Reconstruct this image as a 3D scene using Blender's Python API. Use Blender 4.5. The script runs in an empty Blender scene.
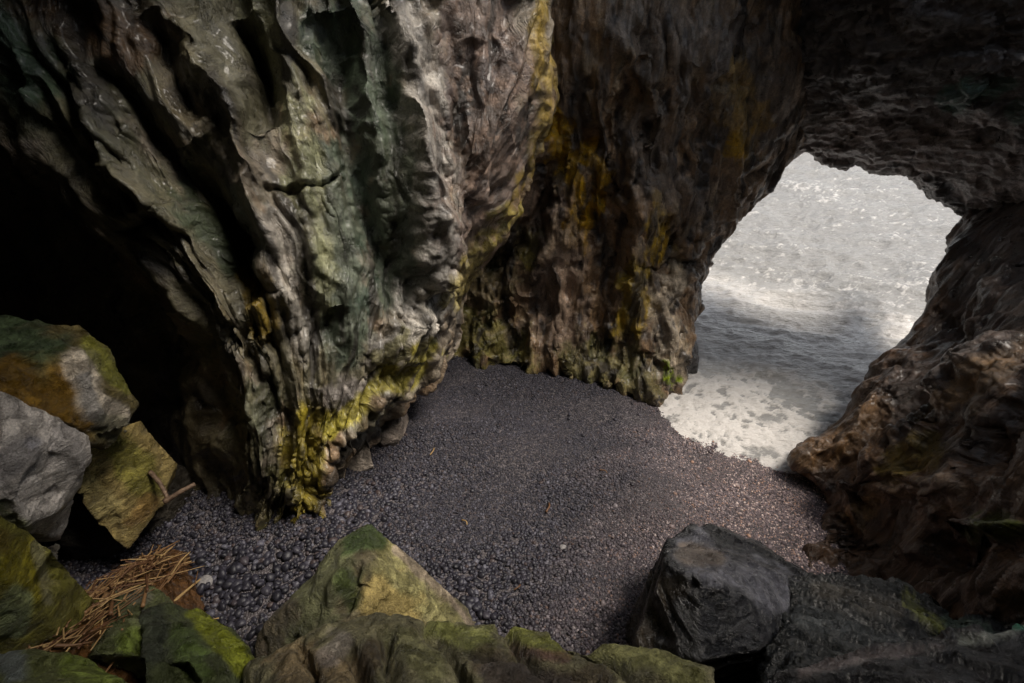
import bpy, bmesh, math, random
import numpy as np
Q = 1.0
from mathutils import Vector
random.seed(7)
RS = np.random.RandomState(11)
SC = bpy.context.scene
COL = SC.collection

# ---------------------------------------------------------------- camera
CAM = np.array([0.0, 0.0, 6.0]); PITCH = math.radians(35)
SP, CP = math.sin(PITCH), math.cos(PITCH)
RIGHT = np.array([1.0, 0, 0]); FWD = np.array([0, CP, -SP]); UP = np.array([0, SP, CP])
FPX = 512.0
def P(px, py, Z):
    """world point seen at photograph position px,py at camera depth Z metres"""
    return CAM + Z * (FWD + (px - 512) / FPX * RIGHT - (py - 341.5) / FPX * UP)
def to_px(p):
    d = p - CAM
    Z = d @ FWD
    Zs = np.where(np.abs(Z) < 1e-3, 1e-3, Z)
    return np.stack([512 + FPX * (d @ RIGHT) / Zs, 341.5 - FPX * (d @ UP) / Zs], -1), Z

SUNE, SUNA = math.radians(63), math.radians(93)          # azimuth from +Y towards +X
SUND = np.array([math.sin(SUNA) * math.cos(SUNE), math.cos(SUNA) * math.cos(SUNE), math.sin(SUNE)])
# ---------------------------------------------------------------- noise (numpy)
_perm = RS.permutation(256); _perm = np.concatenate([_perm, _perm, _perm])
_g = RS.normal(size=(256, 3)); _g /= np.linalg.norm(_g, axis=1)[:, None]
def perlin(p):
    p = np.asarray(p, float)
    i = np.floor(p).astype(int); f = p - i; i &= 255
    u = f * f * f * (f * (f * 6 - 15) + 10)
    out = 0
    for dx in (0, 1):
        wx = u[..., 0] if dx else 1 - u[..., 0]
        for dy in (0, 1):
            wy = u[..., 1] if dy else 1 - u[..., 1]
            for dz in (0, 1):
                wz = u[..., 2] if dz else 1 - u[..., 2]
                h = _perm[_perm[_perm[(i[..., 0] + dx) & 255] + ((i[..., 1] + dy) & 255)] + ((i[..., 2] + dz) & 255)]
                g = _g[h]
                d = (f[..., 0] - dx) * g[..., 0] + (f[..., 1] - dy) * g[..., 1] + (f[..., 2] - dz) * g[..., 2]
                out = out + wx * wy * wz * d
    return out * 1.5
def fbm(p, oct=5, gain=.5, lac=2.03):
    a, s, r = 1.0, 0, 0
    p = np.asarray(p, float)
    for k in range(oct):
        r = r + a * perlin(p + 17.3 * k); s += a; a *= gain; p = p * lac
    return r / s
def ridged(p, oct=4, gain=.5, lac=2.1):
    a, s, r = 1.0, 0, 0
    p = np.asarray(p, float)
    for k in range(oct):
        r = r + a * (1 - np.abs(perlin(p + 9.1 * k)) * 2.2); s += a; a *= gain; p = p * lac
    return r / s
def facets(p, k=9.0, seed=0):
    """chipped planes: every jittered cell carries its own tilted plane"""
    p = np.asarray(p, float)
    i = np.floor(p).astype(int)
    num = np.zeros(p.shape[:-1]); den = np.zeros(p.shape[:-1])
    for dx in (-1, 0, 1):
        for dy in (-1, 0, 1):
            for dz in (-1, 0, 1):
                c = i + np.array([dx, dy, dz])
                h = _perm[_perm[_perm[(c[..., 0] + seed) & 255] + (c[..., 1] & 255)] + (c[..., 2] & 255)]
                g1 = _g[h]; g2 = _g[(h * 7 + 13) & 255]
                cc = c + .5 + .45 * g1
                d = p - cc
                w = np.exp(-k * (d * d).sum(-1))
                num += w * ((d * g2).sum(-1) + .35 * g2[..., 0]); den += w
    return num / (den + 1e-12)
def sstep(a, b, x):
    t = np.clip((x - a) / (b - a), 0, 1)
    return t * t * (3 - 2 * t)
def seg_dist(q, poly):
    """distance in px of points q to a polyline, and position 0..1 along it"""
    best = np.full(len(q), 1e9); tt = np.zeros(len(q))
    n = len(poly) - 1
    if n == 0:
        return np.linalg.norm(q - np.array(poly[0]), axis=1), tt
    for k in range(n):
        a = np.array(poly[k], float); b = np.array(poly[k + 1], float)
        ab = b - a
        t = np.clip(((q - a) @ ab) / (ab @ ab), 0, 1)
        d = np.linalg.norm(q - (a + t[:, None] * ab), axis=1)
        m = d < best
        best[m] = d[m]; tt[m] = (k + t[m]) / n
    return best, tt

# ---------------------------------------------------------------- helpers
def tag(o, label=None, cat=None, group=None, kind=None):
    if label: o['label'] = label
    if cat: o['category'] = cat
    if group: o['group'] = group
    if kind: o['kind'] = kind
    return o
def mesh_from(name, verts, faces, col=None, smooth=True):
    me = bpy.data.meshes.new(name)
    verts = np.asarray(verts, np.float32); faces = np.asarray(faces, np.int32)
    nv, nf, k = len(verts), len(faces), faces.shape[1]
    me.vertices.add(nv); me.vertices.foreach_set('co', verts.ravel())
    me.loops.add(nf * k); me.loops.foreach_set('vertex_index', faces.ravel())
    me.polygons.add(nf)
    me.polygons.foreach_set('loop_start', np.arange(nf, dtype=np.int32) * k)
    me.polygons.foreach_set('use_smooth', np.full(nf, smooth))
    if col is not None:
        set_col(me, col)
    me.update(calc_edges=True); me.validate()
    return me
def set_col(me, col):
    a = me.color_attributes.get('rock_col') or me.color_attributes.new('rock_col', 'FLOAT_COLOR', 'POINT')
    c = np.ones((len(me.vertices), 4), np.float32); c[:, :col.shape[1]] = col
    a.data.foreach_set('color', c.ravel())
def link(name, me, mat=None, parent=None):
    o = bpy.data.objects.new(name, me)
    if mat and not me.materials: me.materials.append(mat)
    COL.objects.link(o); o.parent = parent
    return o
def catmull(C, n):
    """C: (m, ...) control values -> (n, ...) Catmull-Rom through them"""
    m = len(C)
    t = np.linspace(0, m - 1, n); i = np.minimum(t.astype(int), m - 2); f = (t - i)
    sh = (n,) + (1,) * (C.ndim - 1); f = f.reshape(sh)
    a = C[np.maximum(i - 1, 0)]; b = C[i]; c = C[i + 1]; d = C[np.minimum(i + 2, m - 1)]
    return .5 * (2 * b + (c - a) * f + (2 * a - 5 * b + 4 * c - d) * f * f + (3 * b - a - 3 * c + d) * f ** 3)
def grid_normals(G, flip_to=None):
    du = np.gradient(G, axis=1); dv = np.gradient(G, axis=0)
    n = np.cross(du, dv); n /= np.linalg.norm(n, axis=-1)[..., None] + 1e-9
    return n
def grid_faces(nv, nu):
    a = np.arange(nv * nu).reshape(nv, nu)
    return np.stack([a[:-1, :-1].ravel(), a[:-1, 1:].ravel(), a[1:, 1:].ravel(), a[1:, :-1].ravel()], 1)
def W(x, y, z): return ('w', x, y, z)
def ctrl(rows):
    return np.array([[np.array(c[1:], float) if c[0] == 'w' else P(*c) for c in r] for r in rows])
def px_warp(q, p, amt=7.0):
    """wobble px positions with world noise so that features do not follow straight rules"""
    w = np.stack([fbm(p * 2.3 + 40, 4), fbm(p * 2.3 + 90, 4)], -1)
    return q + w * amt * 2.4

# ---------------------------------------------------------------- colours
DARK = (.09, .072, .056); BROWN = (.25, .175, .115); GREY = (.34, .295, .235); PALE = (.55, .515, .46)
MOSS = (.075, .095, .035); DMOSS = (.035, .055, .03); OCHRE = (.36, .21, .035); YELLOW = (.40, .33, .06)
TEAL = (.045, .085, .065); TAN = (.33, .26, .16); LIME = (.35, .48, .03); BLACK = (.022, .021, .022)
SLATE = (.10, .105, .12)
def mixc(col, c, m):
    return col * (1 - m[:, None]) + np.array(c) * m[:, None]
def paint(col, q, p, spots, edge=.35, fs=3.0):
    """lichen, moss and mineral stains, also painted shade and highlights: (polyline in photo px, radius px, colour, strength)"""
    n = fbm(p * fs + 5, 5)
    n2 = fbm(p * np.array([9, 9, 3.0]) + 31, 4)
    for poly, r, c, s in spots:
        d, _ = seg_dist(q, poly)
        m = sstep(-.25, .35, 1 - d / r + 1.1 * n + .5 * n2) * s
        col = mixc(col, c, m)
    return col

# ---------------------------------------------------------------- materials
def new_mat(name):
    m = bpy.data.materials.new(name); m.use_nodes = True
    nt = m.node_tree; nt.nodes.clear()
    out = nt.nodes.new('ShaderNodeOutputMaterial'); b = nt.nodes.new('ShaderNodeBsdfPrincipled')
    nt.links.new(b.outputs[0], out.inputs[0])
    return m, nt, b
def N(nt, t, **kw):
    n = nt.nodes.new(t)
    for k, v in kw.items():
        if k in n.inputs.keys() if isinstance(k, str) else False: n.inputs[k].default_value = v
        else: setattr(n, k, v)
    return n
def rock_material(name, rough=(.42, .8), bump=.5, spec=.5, scale=1.0, speck=.5, flow=False):
    m, nt, b = new_mat(name); L = nt.links.new
    at = N(nt, 'ShaderNodeAttribute', attribute_name='rock_col')
    tc = N(nt, 'ShaderNodeTexCoord')
    def noise(sc, det, ro, vec):
        n = N(nt, 'ShaderNodeTexNoise'); n.inputs['Scale'].default_value = sc; n.inputs['Detail'].default_value = det
        n.inputs['Roughness'].default_value = ro; L(vec, n.inputs['Vector']); return n
    def rng(src, a, b_, c, d):
        r = N(nt, 'ShaderNodeMapRange')
        for k, v in zip((1, 2, 3, 4), (a, b_, c, d)): r.inputs[k].default_value = v
        L(src, r.inputs[0]); return r.outputs[0]
    def mth(op, x, y, z=None):
        n = N(nt, 'ShaderNodeMath', operation=op)
        for k, v in enumerate((x, y, z)):
            if v is None: continue
            if isinstance(v, (int, float)): n.inputs[k].default_value = v
            else: L(v, n.inputs[k])
        return n.outputs[0]
    obj = tc.outputs['Object']
    if flow:
        fa = N(nt, 'ShaderNodeAttribute', attribute_name='flow'); fv = fa.outputs['Vector']
    else:
        mp = N(nt, 'ShaderNodeMapping'); mp.inputs['Scale'].default_value = (3.0, 3.0, 7.5); mp.inputs['Rotation'].default_value = (.5, .35, 0); L(obj, mp.inputs[0]); fv = mp.outputs[0]
    n1 = noise(5 * scale, 9, .66, obj); n2 = noise(38 * scale, 6, .72, obj); n3 = noise(1.15, 9, .62, fv)
    mott = mth('MULTIPLY', rng(n1.outputs['Fac'], .33, .68, .5, 1.45), rng(n2.outputs['Fac'], .3, .72, 1 - speck, 1 + speck))
    mott = mth('MULTIPLY', mott, rng(n3.outputs['Fac'], .3, .7, .45, 1.5))
    vm = N(nt, 'ShaderNodeVectorMath', operation='SCALE'); L(at.outputs['Color'], vm.inputs[0]); L(mott, vm.inputs['Scale'])
    hs = N(nt, 'ShaderNodeHueSaturation'); hs.inputs['Saturation'].default_value = 1.25; L(vm.outputs[0], hs.inputs['Color'])
    L(hs.outputs[0], b.inputs['Base Color'])
    L(rng(n1.outputs['Fac'], .35, .65, rough[0], rough[1]), b.inputs['Roughness'])
    b.inputs['Specular IOR Level'].default_value = spec
    ab = mth('ABSOLUTE', mth('SUBTRACT', n3.outputs['Fac'], .5), 0)
    crease = rng(ab, 0, .035, -.30, 0)
    h = mth('MULTIPLY_ADD', n2.outputs['Fac'], .22, mth('MULTIPLY_ADD', n1.outputs['Fac'], .9, mth('MULTIPLY_ADD', n3.outputs['Fac'], 1.5, crease)))
    bp = N(nt, 'ShaderNodeBump'); bp.inputs['Strength'].default_value = bump; bp.inputs['Distance'].default_value = .08
    L(h, bp.inputs['Height']); L(bp.outputs[0], b.inputs['Normal'])
    return m
M_WALL = rock_material('cave_rock', rough=(.20, .62), bump=.7, spec=.7, flow=True)
for nd_ in M_WALL.node_tree.nodes:
    if nd_.type == 'BSDF_PRINCIPLED': nd_.inputs['Coat Weight'].default_value = .25; nd_.inputs['Coat Roughness'].default_value = .22
M_BOUL = rock_material('boulder_rock', rough=(.24, .68), bump=.8, scale=2.0, speck=.5)
M_SLATE = rock_material('wet_slate', rough=(.14, .42), bump=.6, scale=1.6, spec=.7)

# ---------------------------------------------------------------- beach height
def beach_h(x, y):
    s = (x - 2.44) * -.458 + (y - 6.46) * -.889
    wob = .12 * fbm(np.stack([x * .5, y * .5, 0 * x], -1), 3)
    s = s + wob
    z = np.where(s > 0, .07 * s + .145 * s * s / (s + 1.2) * 1.2, .2 * s)
    z = z + .32 * sstep(2.9, 1.6, x) * sstep(-2.5, -.2, s)
    z = np.minimum(z, 1.25 + .02 * s)
    z = z + .055 * np.sin(s * 3.1 + .9 * x * .5 + 1.3 * wob) * sstep(.3, 1.4, s) + .05 * fbm(np.stack([x, y, 0 * x + 3], -1), 3) * sstep(.2, 1, s)
    return z

# ---------------------------------------------------------------- loft
def loft(name, rows, nu, nv, disp, colour, mat, flow, chip=None):
    nu = int(nu * Q); nv = int(nv * Q)
    G = catmull(ctrl(rows), nv)
    G = np.swapaxes(catmull(np.swapaxes(G, 0, 1), nu), 0, 1)
    n = grid_normals(G)
    mid = G[nv // 2, nu // 2]
    if n[nv // 2, nu // 2] @ (CAM - mid) < 0: n = -n; flip = True
    else: flip = False
    uu, vv = np.meshgrid(np.linspace(0, 1, nu), np.linspace(0, 1, nv))
    for stage in range(2):
        p = G.reshape(-1, 3)
        q, Z = to_px(p)
        h = disp(stage, p, q, uu.ravel(), vv.ravel())
        G = G + n * h.reshape(nv, nu, 1)
        if stage == 0 and chip:
            n = grid_normals(G) * (-1 if flip else 1)
            G = chips(G.reshape(-1, 3), n.reshape(-1, 3), *chip).reshape(nv, nu, 3)
        n = grid_normals(G) * (-1 if flip else 1)
    p = G.reshape(-1, 3); q, Z = to_px(p)
    col = colour(p, q, uu.ravel(), vv.ravel(), n.reshape(-1, 3))
    fl_ = flow(p, uu.ravel(), vv.ravel())
    f = grid_faces(nv, nu)
    if not flip: f = f[:, ::-1]
    f = f if flip is False else f
    me = mesh_from(name, p, f, np.clip(col, 0, 1))
    a = me.attributes.new('flow', 'FLOAT_VECTOR', 'POINT'); a.data.foreach_set('vector', fl_.astype(np.float32).ravel())
    return link(name, me, mat)

def chips(p, n, count, r0, r1, seed, tilt=.45, depth=.12):
    """knock flat flakes off the surface: each removes what stands proud of a tilted plane"""
    r = np.random.RandomState(seed); p = p.copy()
    for k in range(count):
        i = r.randint(len(p)); c = p[i].copy(); rad = r0 + (r1 - r0) * r.rand() ** 2
        d = n[i] + r.normal(0, tilt, 3); d /= np.linalg.norm(d)
        e = p - c
        # irregular, stretched footprint
        ax = r.normal(size=3); ax /= np.linalg.norm(ax); st = 1 + 1.2 * r.rand()
        dd = np.sqrt(np.maximum((e * e).sum(1) + (st * st - 1) * (e @ ax) ** 2, 0))
        m = (dd < rad) & (n @ d > .15)
        if not m.any(): continue
        e = e[m]; hh = np.clip(e @ d + depth * rad, 0, .38 * rad)
        f = sstep(1, .82, dd[m] / rad)
        p[m] -= (hh * f)[:, None] * d
    return p
def carve(h, q, feats):
    """ridges and clefts: (polyline px, width px, height m)"""
    for poly, w, a in feats:
        d, t = seg_dist(q, poly)
        fade = np.sin(np.clip(t, 0, 1) * math.pi) ** .35 if len(poly) > 1 else 1
        h = h + a * np.exp(-(d / w) ** 2) * fade
    return h

# ================================================================ BUTTRESS (left hanging pillar)
rowsB = [
 [(-520,-60,5.2),(-330,-60,4.6),(-60,-150,3.9),(60,-170,3.7),(190,-170,3.9),(320,-170,4.2),(440,-170,4.6),(560,-170,5.0),(640,-170,6.8)],
 [(-300,60,5.6),(-120,60,4.6),(-60,30,3.9),(50,0,3.95),(200,0,4.2),(320,0,4.5),(440,0,4.9),(530,0,5.3),(565,0,6.9)],
 [(-250,230,6.2),(-80,180,5.1),(5,100,4.15),(105,104,4.1),(230,105,4.35),(340,100,4.6),(450,100,5.0),(518,100,5.4),(552,110,7.0)],
 [(-150,380,7.0),(20,300,5.9),(95,225,4.4),(175,210,4.3),(270,205,4.5),(360,200,4.8),(450,195,5.2),(482,188,5.6),(515,200,7.0)],
 [(-60,500,7.4),(90,400,6.2),(190,320,4.7),(240,310,4.55),(300,305,4.7),(365,300,5.0),(415,290,5.3),(434,272,5.7),(466,290,7.2)],
 [(40,560,7.2),(140,470,6.3),(230,405,5.0),(265,400,4.85),(310,395,5.0),(350,390,5.2),(388,378,5.5),(418,355,5.9),(450,365,7.2)],
 [(100,590,6.8),(180,530,6.1),(250,478,5.3),(275,475,5.15),(300,470,5.2),(322,460,5.35),(342,446,5.6),(358,432,6.0),(390,425,7)],
 [(160,620,6.4),(215,575,5.9),(245,545,5.55),(265,537,5.45),(285,530,5.45),(302,524,5.5),(316,514,5.7),(330,500,6.1),(345,480,6.8)],
 [(160,660,6.4),(215,620,5.9),(248,590,5.6),(267,580,5.5),(287,572,5.5),(305,565,5.55),(318,555,5.75),(332,540,6.1),(347,520,6.8)],
]
featB = [
 ([(330,10),(345,80),(362,180),(385,260),(400,320)], 18, -.5),
 ([(400,0),(412,80),(425,180),(432,250),(420,310),(380,365)], 15, .32),
 ([(470,40),(462,140),(468,220)], 9, -.16),
 ([(535,-10),(545,80),(548,150),(520,205),(480,245),(448,290)], 9, .16),
 ([(190,150),(215,205),(240,265),(265,300)], 17, -.6),
 ([(240,10),(255,70),(270,130)], 12, -.45),
 ([(180,20),(205,70),(235,120),(250,180),(262,240),(300,330)], 11, .26),
 ([(70,70),(95,110),(115,165),(150,205),(192,228)], 10, .3),
 ([(100,60),(130,110),(165,150),(190,200)], 10, -.35),
 ([(10,50),(30,85),(48,112)], 7, .12),
 ([(285,50),(298,130),(306,200),(322,300)], 8, .14),
 ([(150,20),(175,80),(200,130)], 11, -.2),
 ([(268,192),(290,191),(318,184),(336,168),(352,160)], 3.0, -.16),
 ([(120,232),(148,218),(170,200)], 3.0, -.14),
 ([(312,255),(318,330),(312,380)], 8, -.16),
 ([(338,300),(330,350)], 8, -.2),
 ([(210,300),(245,360),(262,420),(272,470)], 9, .16),
 ([(235,330),(270,400),(290,440)], 9, -.2),
 ([(440,330),(405,375),(370,400),(335,430),(318,455)], 6, .16),
 ([(450,345),(412,392),(372,420),(345,450)], 7, -.2),
 ([(300,440),(292,480),(296,520)], 6, .15),
 ([(318,445),(314,480),(312,515)], 6, .13),
 ([(308,440),(304,480),(304,515)], 3.5, -.15),
 ([(330,435),(328,470),(322,505)], 4, -.15),
 ([(40,180),(90,250),(140,310),(190,370),(230,430)], 16, -.2),
 ([(20,210),(60,290),(110,350),(150,420)], 14, .14),
]
def dispB(st, p, q, u, v):
    qq = px_warp(q, p)
    fl = np.stack([u * 9 + 1.1 * fbm(p * .8, 3) , v * 2.3, u * 0 + 3], -1)
    if st == 0:
        fl2 = np.stack([u * 24 + 1.3 * fbm(p * .7, 3), v * 1.7, u * 0 + 13], -1)
        h = .22 * (ridged(fl, 3, .4) - .5) + .13 * (ridged(fl2, 3, .4) - .5) + .12 * fbm(p * np.array([.9, .9, .5]), 3)
        return carve(h, qq, featB)
    fine = np.stack([u * 24 + 1.4 * fbm(p * 1.2, 3), v * 5, u * 0 + 8], -1)
    chip = np.stack([u * 17 + .6 * fbm(p * 1.5, 3), v * 5, u * 0], -1)
    h = .045 * (ridged(fine, 3, .45) - .5) + .03 * facets(chip, 22) + .010 * facets(np.stack([u * 50, v * 16, u * 0 + 5], -1), 22, 5) + .012 * fbm(p * 9, 4)
    # spalled lower right lip
    d, _ = seg_dist(q, [(470, 300), (400, 380), (330, 440), (300, 520)])
    h += .045 * facets(p * np.array([6, 6, 3.]), 20, 9) * np.exp(-(d / 45) ** 2)
    # small solution hollows
    return h
def colB(p, q, u, v, n):
    q = px_warp(q, p, 9)
    col = np.tile(np.array(GREY) * .72, (len(p), 1))
    f1 = fbm(np.stack([u * 20, v * 5, u * 0], -1), 5)
    col = mixc(col, BROWN, sstep(-.1, .3, f1) * .8)
    spots = [
     ([(-60,0),(100,40),(230,60),(330,40)], 120, (.09,.09,.055), .75),
     ([(0,60),(60,110),(140,190),(260,330),(340,380)], 60, (.13,.13,.08), .6),
     ([(-40,30),(20,60)], 45, (.02,.06,.035), .7),
     ([(60,0),(120,30)], 45, (.10,.05,.025), .7),
     ([(345,20),(385,120),(400,200),(400,290)], 38, (.045,.065,.045), .85),
     ([(330,160),(340,260),(345,330)], 34, (.075,.10,.075), .8),
     ([(190,170),(230,260)], 22, DMOSS, .8),
     ([(160,70),(200,140),(215,190)], 16, (.20,.17,.12), .7),
     ([(250,0),(300,130),(318,300)], 18, (.24,.24,.15), .75),
     ([(270,230),(290,300),(305,340)], 20, (.32,.30,.27), .8),
     ([(255,280),(262,330)], 12, (.24,.17,.04), .7),
     ([(410,20),(425,110),(440,200),(438,290),(400,350)], 26, (.40,.375,.34), .95),
     ([(435,300),(418,335),(402,365)], 15, PALE, .95),
     ([(400,360),(360,390),(330,400)], 18, (.34,.31,.29), .85),
     ([(405,330),(380,365)], 7, (.2,.19,.06), .6),
     ([(480,30),(500,140),(490,230)], 46, (.12,.085,.07), .85),
     ([(470,90),(490,60)], 22, (.07,.05,.045), .7),
     ([(540,0),(548,120),(520,210)], 11, (.26,.19,.05), .7),
     ([(510,215),(480,250),(455,300)], 12, (.24,.2,.07), .8),
     ([(300,430),(300,480),(305,520)], 26, (.30,.245,.055), .8),
     ([(335,430),(360,400),(400,370),(430,345)], 12, (.34,.30,.09), .9),
     ([(275,480),(270,530)], 16, (.14,.14,.05), .8),
     ([(250,420),(235,500)], 34, (.07,.08,.05), .8),
     ([(-100,200),(0,250),(90,360),(200,500)], 90, (.11,.095,.06), .9),  # undercut face darkened, its shade put into the colour
    ]
    col = paint(col, q, p, spots)
    fd = fbm(np.stack([u * 30 + fbm(p, 3), v * 6, u * 0 + 20], -1), 5)
    col = mixc(col, (.035,.03,.025), sstep(.02, .30, fd) * .85)
    # brown mottling on the right rib: pale round blotches
    fa = facets(p * 7, 18, 3)
    d, _ = seg_dist(q, [(490, 90), (500, 220)])
    col = mixc(col, (.27, .20, .16), sstep(.12, .3, fa) * np.exp(-(d / 55) ** 2) * .7)
    return col
butt = loft('cave_wall', rowsB, 470, 620, dispB, colB, M_WALL, lambda p, u, v: np.stack([u * 19 + .8 * fbm(p * 1.2, 3), v * 4.5, p[:, 2] * .3], -1), (55, .10, .36, 5, .25, .07))
tag(butt, 'huge hanging rock buttress with diagonal mossy flutes and yellow foot on the beach', 'cave wall', kind='structure')

# ================================================================ BACK WALL and arch pillar
rowsA = [
 [(-700,-260,8),(-300,-260,7.6),(150,-260,7.2),(430,-260,6.0),(505,-260,5.9),(575,-260,5.9),(650,-260,6.0),(720,-260,6.1),(800,-260,6.4),(900,-260,6.7),(1000,-260,7)],
 [(-700,-100,9),(-300,-100,8.4),(150,-100,7.6),(430,-100,6.5),(505,-100,6.3),(575,-100,6.3),(650,-100,6.4),(720,-100,6.5),(800,-100,6.8),(900,-100,7.1),(1000,-100,7.5)],
 [(-700,0,10),(-300,0,9),(150,0,8),(430,0,7.0),(508,0,6.7),(580,0,6.6),(650,0,6.7),(718,0,6.8),(790,0,7.1),(870,0,7.6),(960,0,8.2)],
 [(-700,80,11),(-300,80,10),(150,80,9),(435,80,7.5),(512,80,7.2),(585,80,7.1),(650,80,7.15),(712,80,7.25),(775,82,7.6),(830,85,8.4),(900,90,9.6)],
 [(-700,150,12),(-300,150,11),(150,150,9.6),(440,150,8.1),(515,150,7.7),(590,150,7.6),(650,150,7.65),(705,150,7.85),(760,150,8.3),(795,154,9.2),(800,130,10.6)],
 [(-700,210,12),(-300,210,11),(160,210,10),(445,210,8.6),(520,210,8.2),(590,212,8.1),(645,212,8.1),(690,212,8.3),(725,211,8.7),(743,212,9.4),(735,205,11)],
 [(-700,270,12),(-300,270,11),(170,270,10.4),(445,270,9.1),(517,270,8.75),(588,270,8.6),(635,270,8.5),(672,268,8.6),(697,265,8.9),(706,268,9.5),(698,262,11.2)],
 [(-700,330,12),(-300,330,11),(180,330,10.6),(445,330,9.3),(510,330,9.0),(570,332,8.85),(618,332,8.7),(655,330,8.6),(680,330,8.8),(690,335,9.3),(684,335,11)],
 [(-700,372,12),(-300,372,11),(190,372,10.6),(440,368,9.3),(500,368,9.1),(560,374,8.95),(605,384,8.75),(643,392,8.6),(668,388,8.7),(682,378,9.1),(676,374,10.6)],
 [(-700,395,12),(-300,395,11),(190,395,10.6),(440,372,9.8),(500,374,9.8),(560,382,9.6),(605,392,9.3),(643,406,8.85),(668,402,8.9),(681,392,9.2),(675,390,10.4)],
 [(-700,480,12),(-300,480,11),(190,460,10.6),(440,420,10.0),(500,420,10.0),(560,425,9.8),(605,435,9.5),(643,450,9.1),(668,448,9.1),(681,440,9.3),(675,440,10.4)],
]
featA = [
 ([(560,120),(548,200),(520,240),(490,275)], 9, -.35),
 ([(532,300),(522,330),(512,372)], 8, -.22),
 ([(575,160),(560,230),(545,290)], 12, .14),
 ([(600,190),(606,250),(600,310),(596,370)], 9, -.25),
 ([(622,120),(640,190),(628,260),(636,330)], 11, .2),
 ([(655,180),(652,240),(640,262)], 8, .15),
 ([(668,215),(672,262)], 8, -.2),
 ([(690,60),(700,130),(690,190)], 13, -.22),
 ([(705,262),(672,285),(664,330),(672,392)], 6, .16),
 ([(642,265),(665,268),(700,255)], 4, -.14),
 ([(760,152),(735,200),(700,230),(690,262)], 8, .14),
 ([(640,60),(625,120),(590,150)], 13, -.25),
 ([(500,300),(492,340),(478,372)], 9, .18),
 ([(470,300),(462,372)], 7, -.2),
 ([(690,330),(697,345),(692,362)], 8, .12),
 ([(600,20),(640,70),(660,130)], 10, .14),
 ([(735,20),(745,90),(720,150)], 10, -.16),
]
def dispA(st, p, q, u, v):
    qq = px_warp(q, p)
    x = p[:, 0]
    if st == 0:
        fl = np.stack([x * 2.0 + .8 * fbm(p * .9, 3), p[:, 1] * .9, p[:, 2] * .38], -1)
        h = .24 * (ridged(fl, 3, .4) - .5) + .18 * fbm(p * .8 + 7, 4)
        return carve(h, qq, featA)
    fl = np.stack([x * 4.5 + 1.0 * fbm(p * 1.6, 3), p[:, 1] * 2, p[:, 2] * .8], -1)
    h = .04 * (ridged(fl, 3) - .5) + .05 * facets(p * np.array([2.2, 2.2, .7]), 24, 2) + .018 * facets(p * np.array([6, 6, 2.2]), 24, 7) + .012 * fbm(p * 9, 4)
    return h
def colA(p, q, u, v, n):
    q = px_warp(q, p, 9)
    col = np.tile(np.array(BROWN) * 1.15, (len(p), 1))
    f1 = fbm(p * np.array([3.5, 3.5, .8]), 5)
    col = mixc(col, DARK, sstep(-.05, .25, f1) * .85)
    f2 = fbm(p * np.array([5, 5, .9]) + 50, 4)
    spots = [
     ([(555,120),(565,170),(575,220),(572,245)], 13, (.55,.33,.05), .95),
     ([(590,150),(598,190),(592,220)], 9, (.55,.33,.05), .8),
     ([(530,245),(528,262)], 8, (.26,.2,.04), .8),
     ([(550,200),(560,260),(560,330)], 26, (.42,.32,.25), .8),
     ([(740,70),(748,110),(742,150)], 14, (.55,.33,.05), .8),
     ([(720,90),(722,120)], 9, (.28,.17,.03), .7),
     ([(765,105),(768,128)], 6, (.55,.33,.05), .8),
     ([(662,205),(660,250),(672,262)], 11, (.42,.29,.07), .8),
     ([(630,270),(640,310),(622,330)], 14, (.46,.34,.10), .85),
     ([(450,330),(500,345),(510,370)], 28, (.22,.21,.07), .7),
     ([(480,290),(520,250)], 22, (.10,.095,.04), .6),
     ([(585,360),(640,380)], 28, (.16,.16,.07), .7),
     ([(675,270),(668,320),(676,380)], 15, (.5,.43,.34), .85),
     ([(670,364),(675,384)], 6, LIME, .8),
     ([(640,130),(660,190),(700,200)], 30, (.24,.2,.165), .6),
     ([(640,20),(720,60),(780,100)], 50, (.26,.24,.22), .5),
     ([(560,400),(660,420)], 14, BLACK, .8),  # shadow line under the overhang painted along the wall foot
    ]
    col = paint(col, q, p, spots)
    col = mixc(col, (.42,.34,.24), sstep(.12, .4, f2) * .45)
    col = mixc(col, (.025,.02,.018), sstep(.05, .28, fbm(p * np.array([4, 4, .7]) + 70, 5)) * .85)
    return col
wallA = loft('cave_wall', rowsA, 640, 560, dispA, colA, M_WALL, lambda p, u, v: p * np.array([4, 3, .7]) + .8 * fbm(p * 1.1, 3)[:, None], (260, .12, .45, 6, .35, .08))
tag(wallA, 'rear cave wall with ochre streaks running into the left pillar of the sea arch', 'cave wall', kind='structure')

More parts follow.
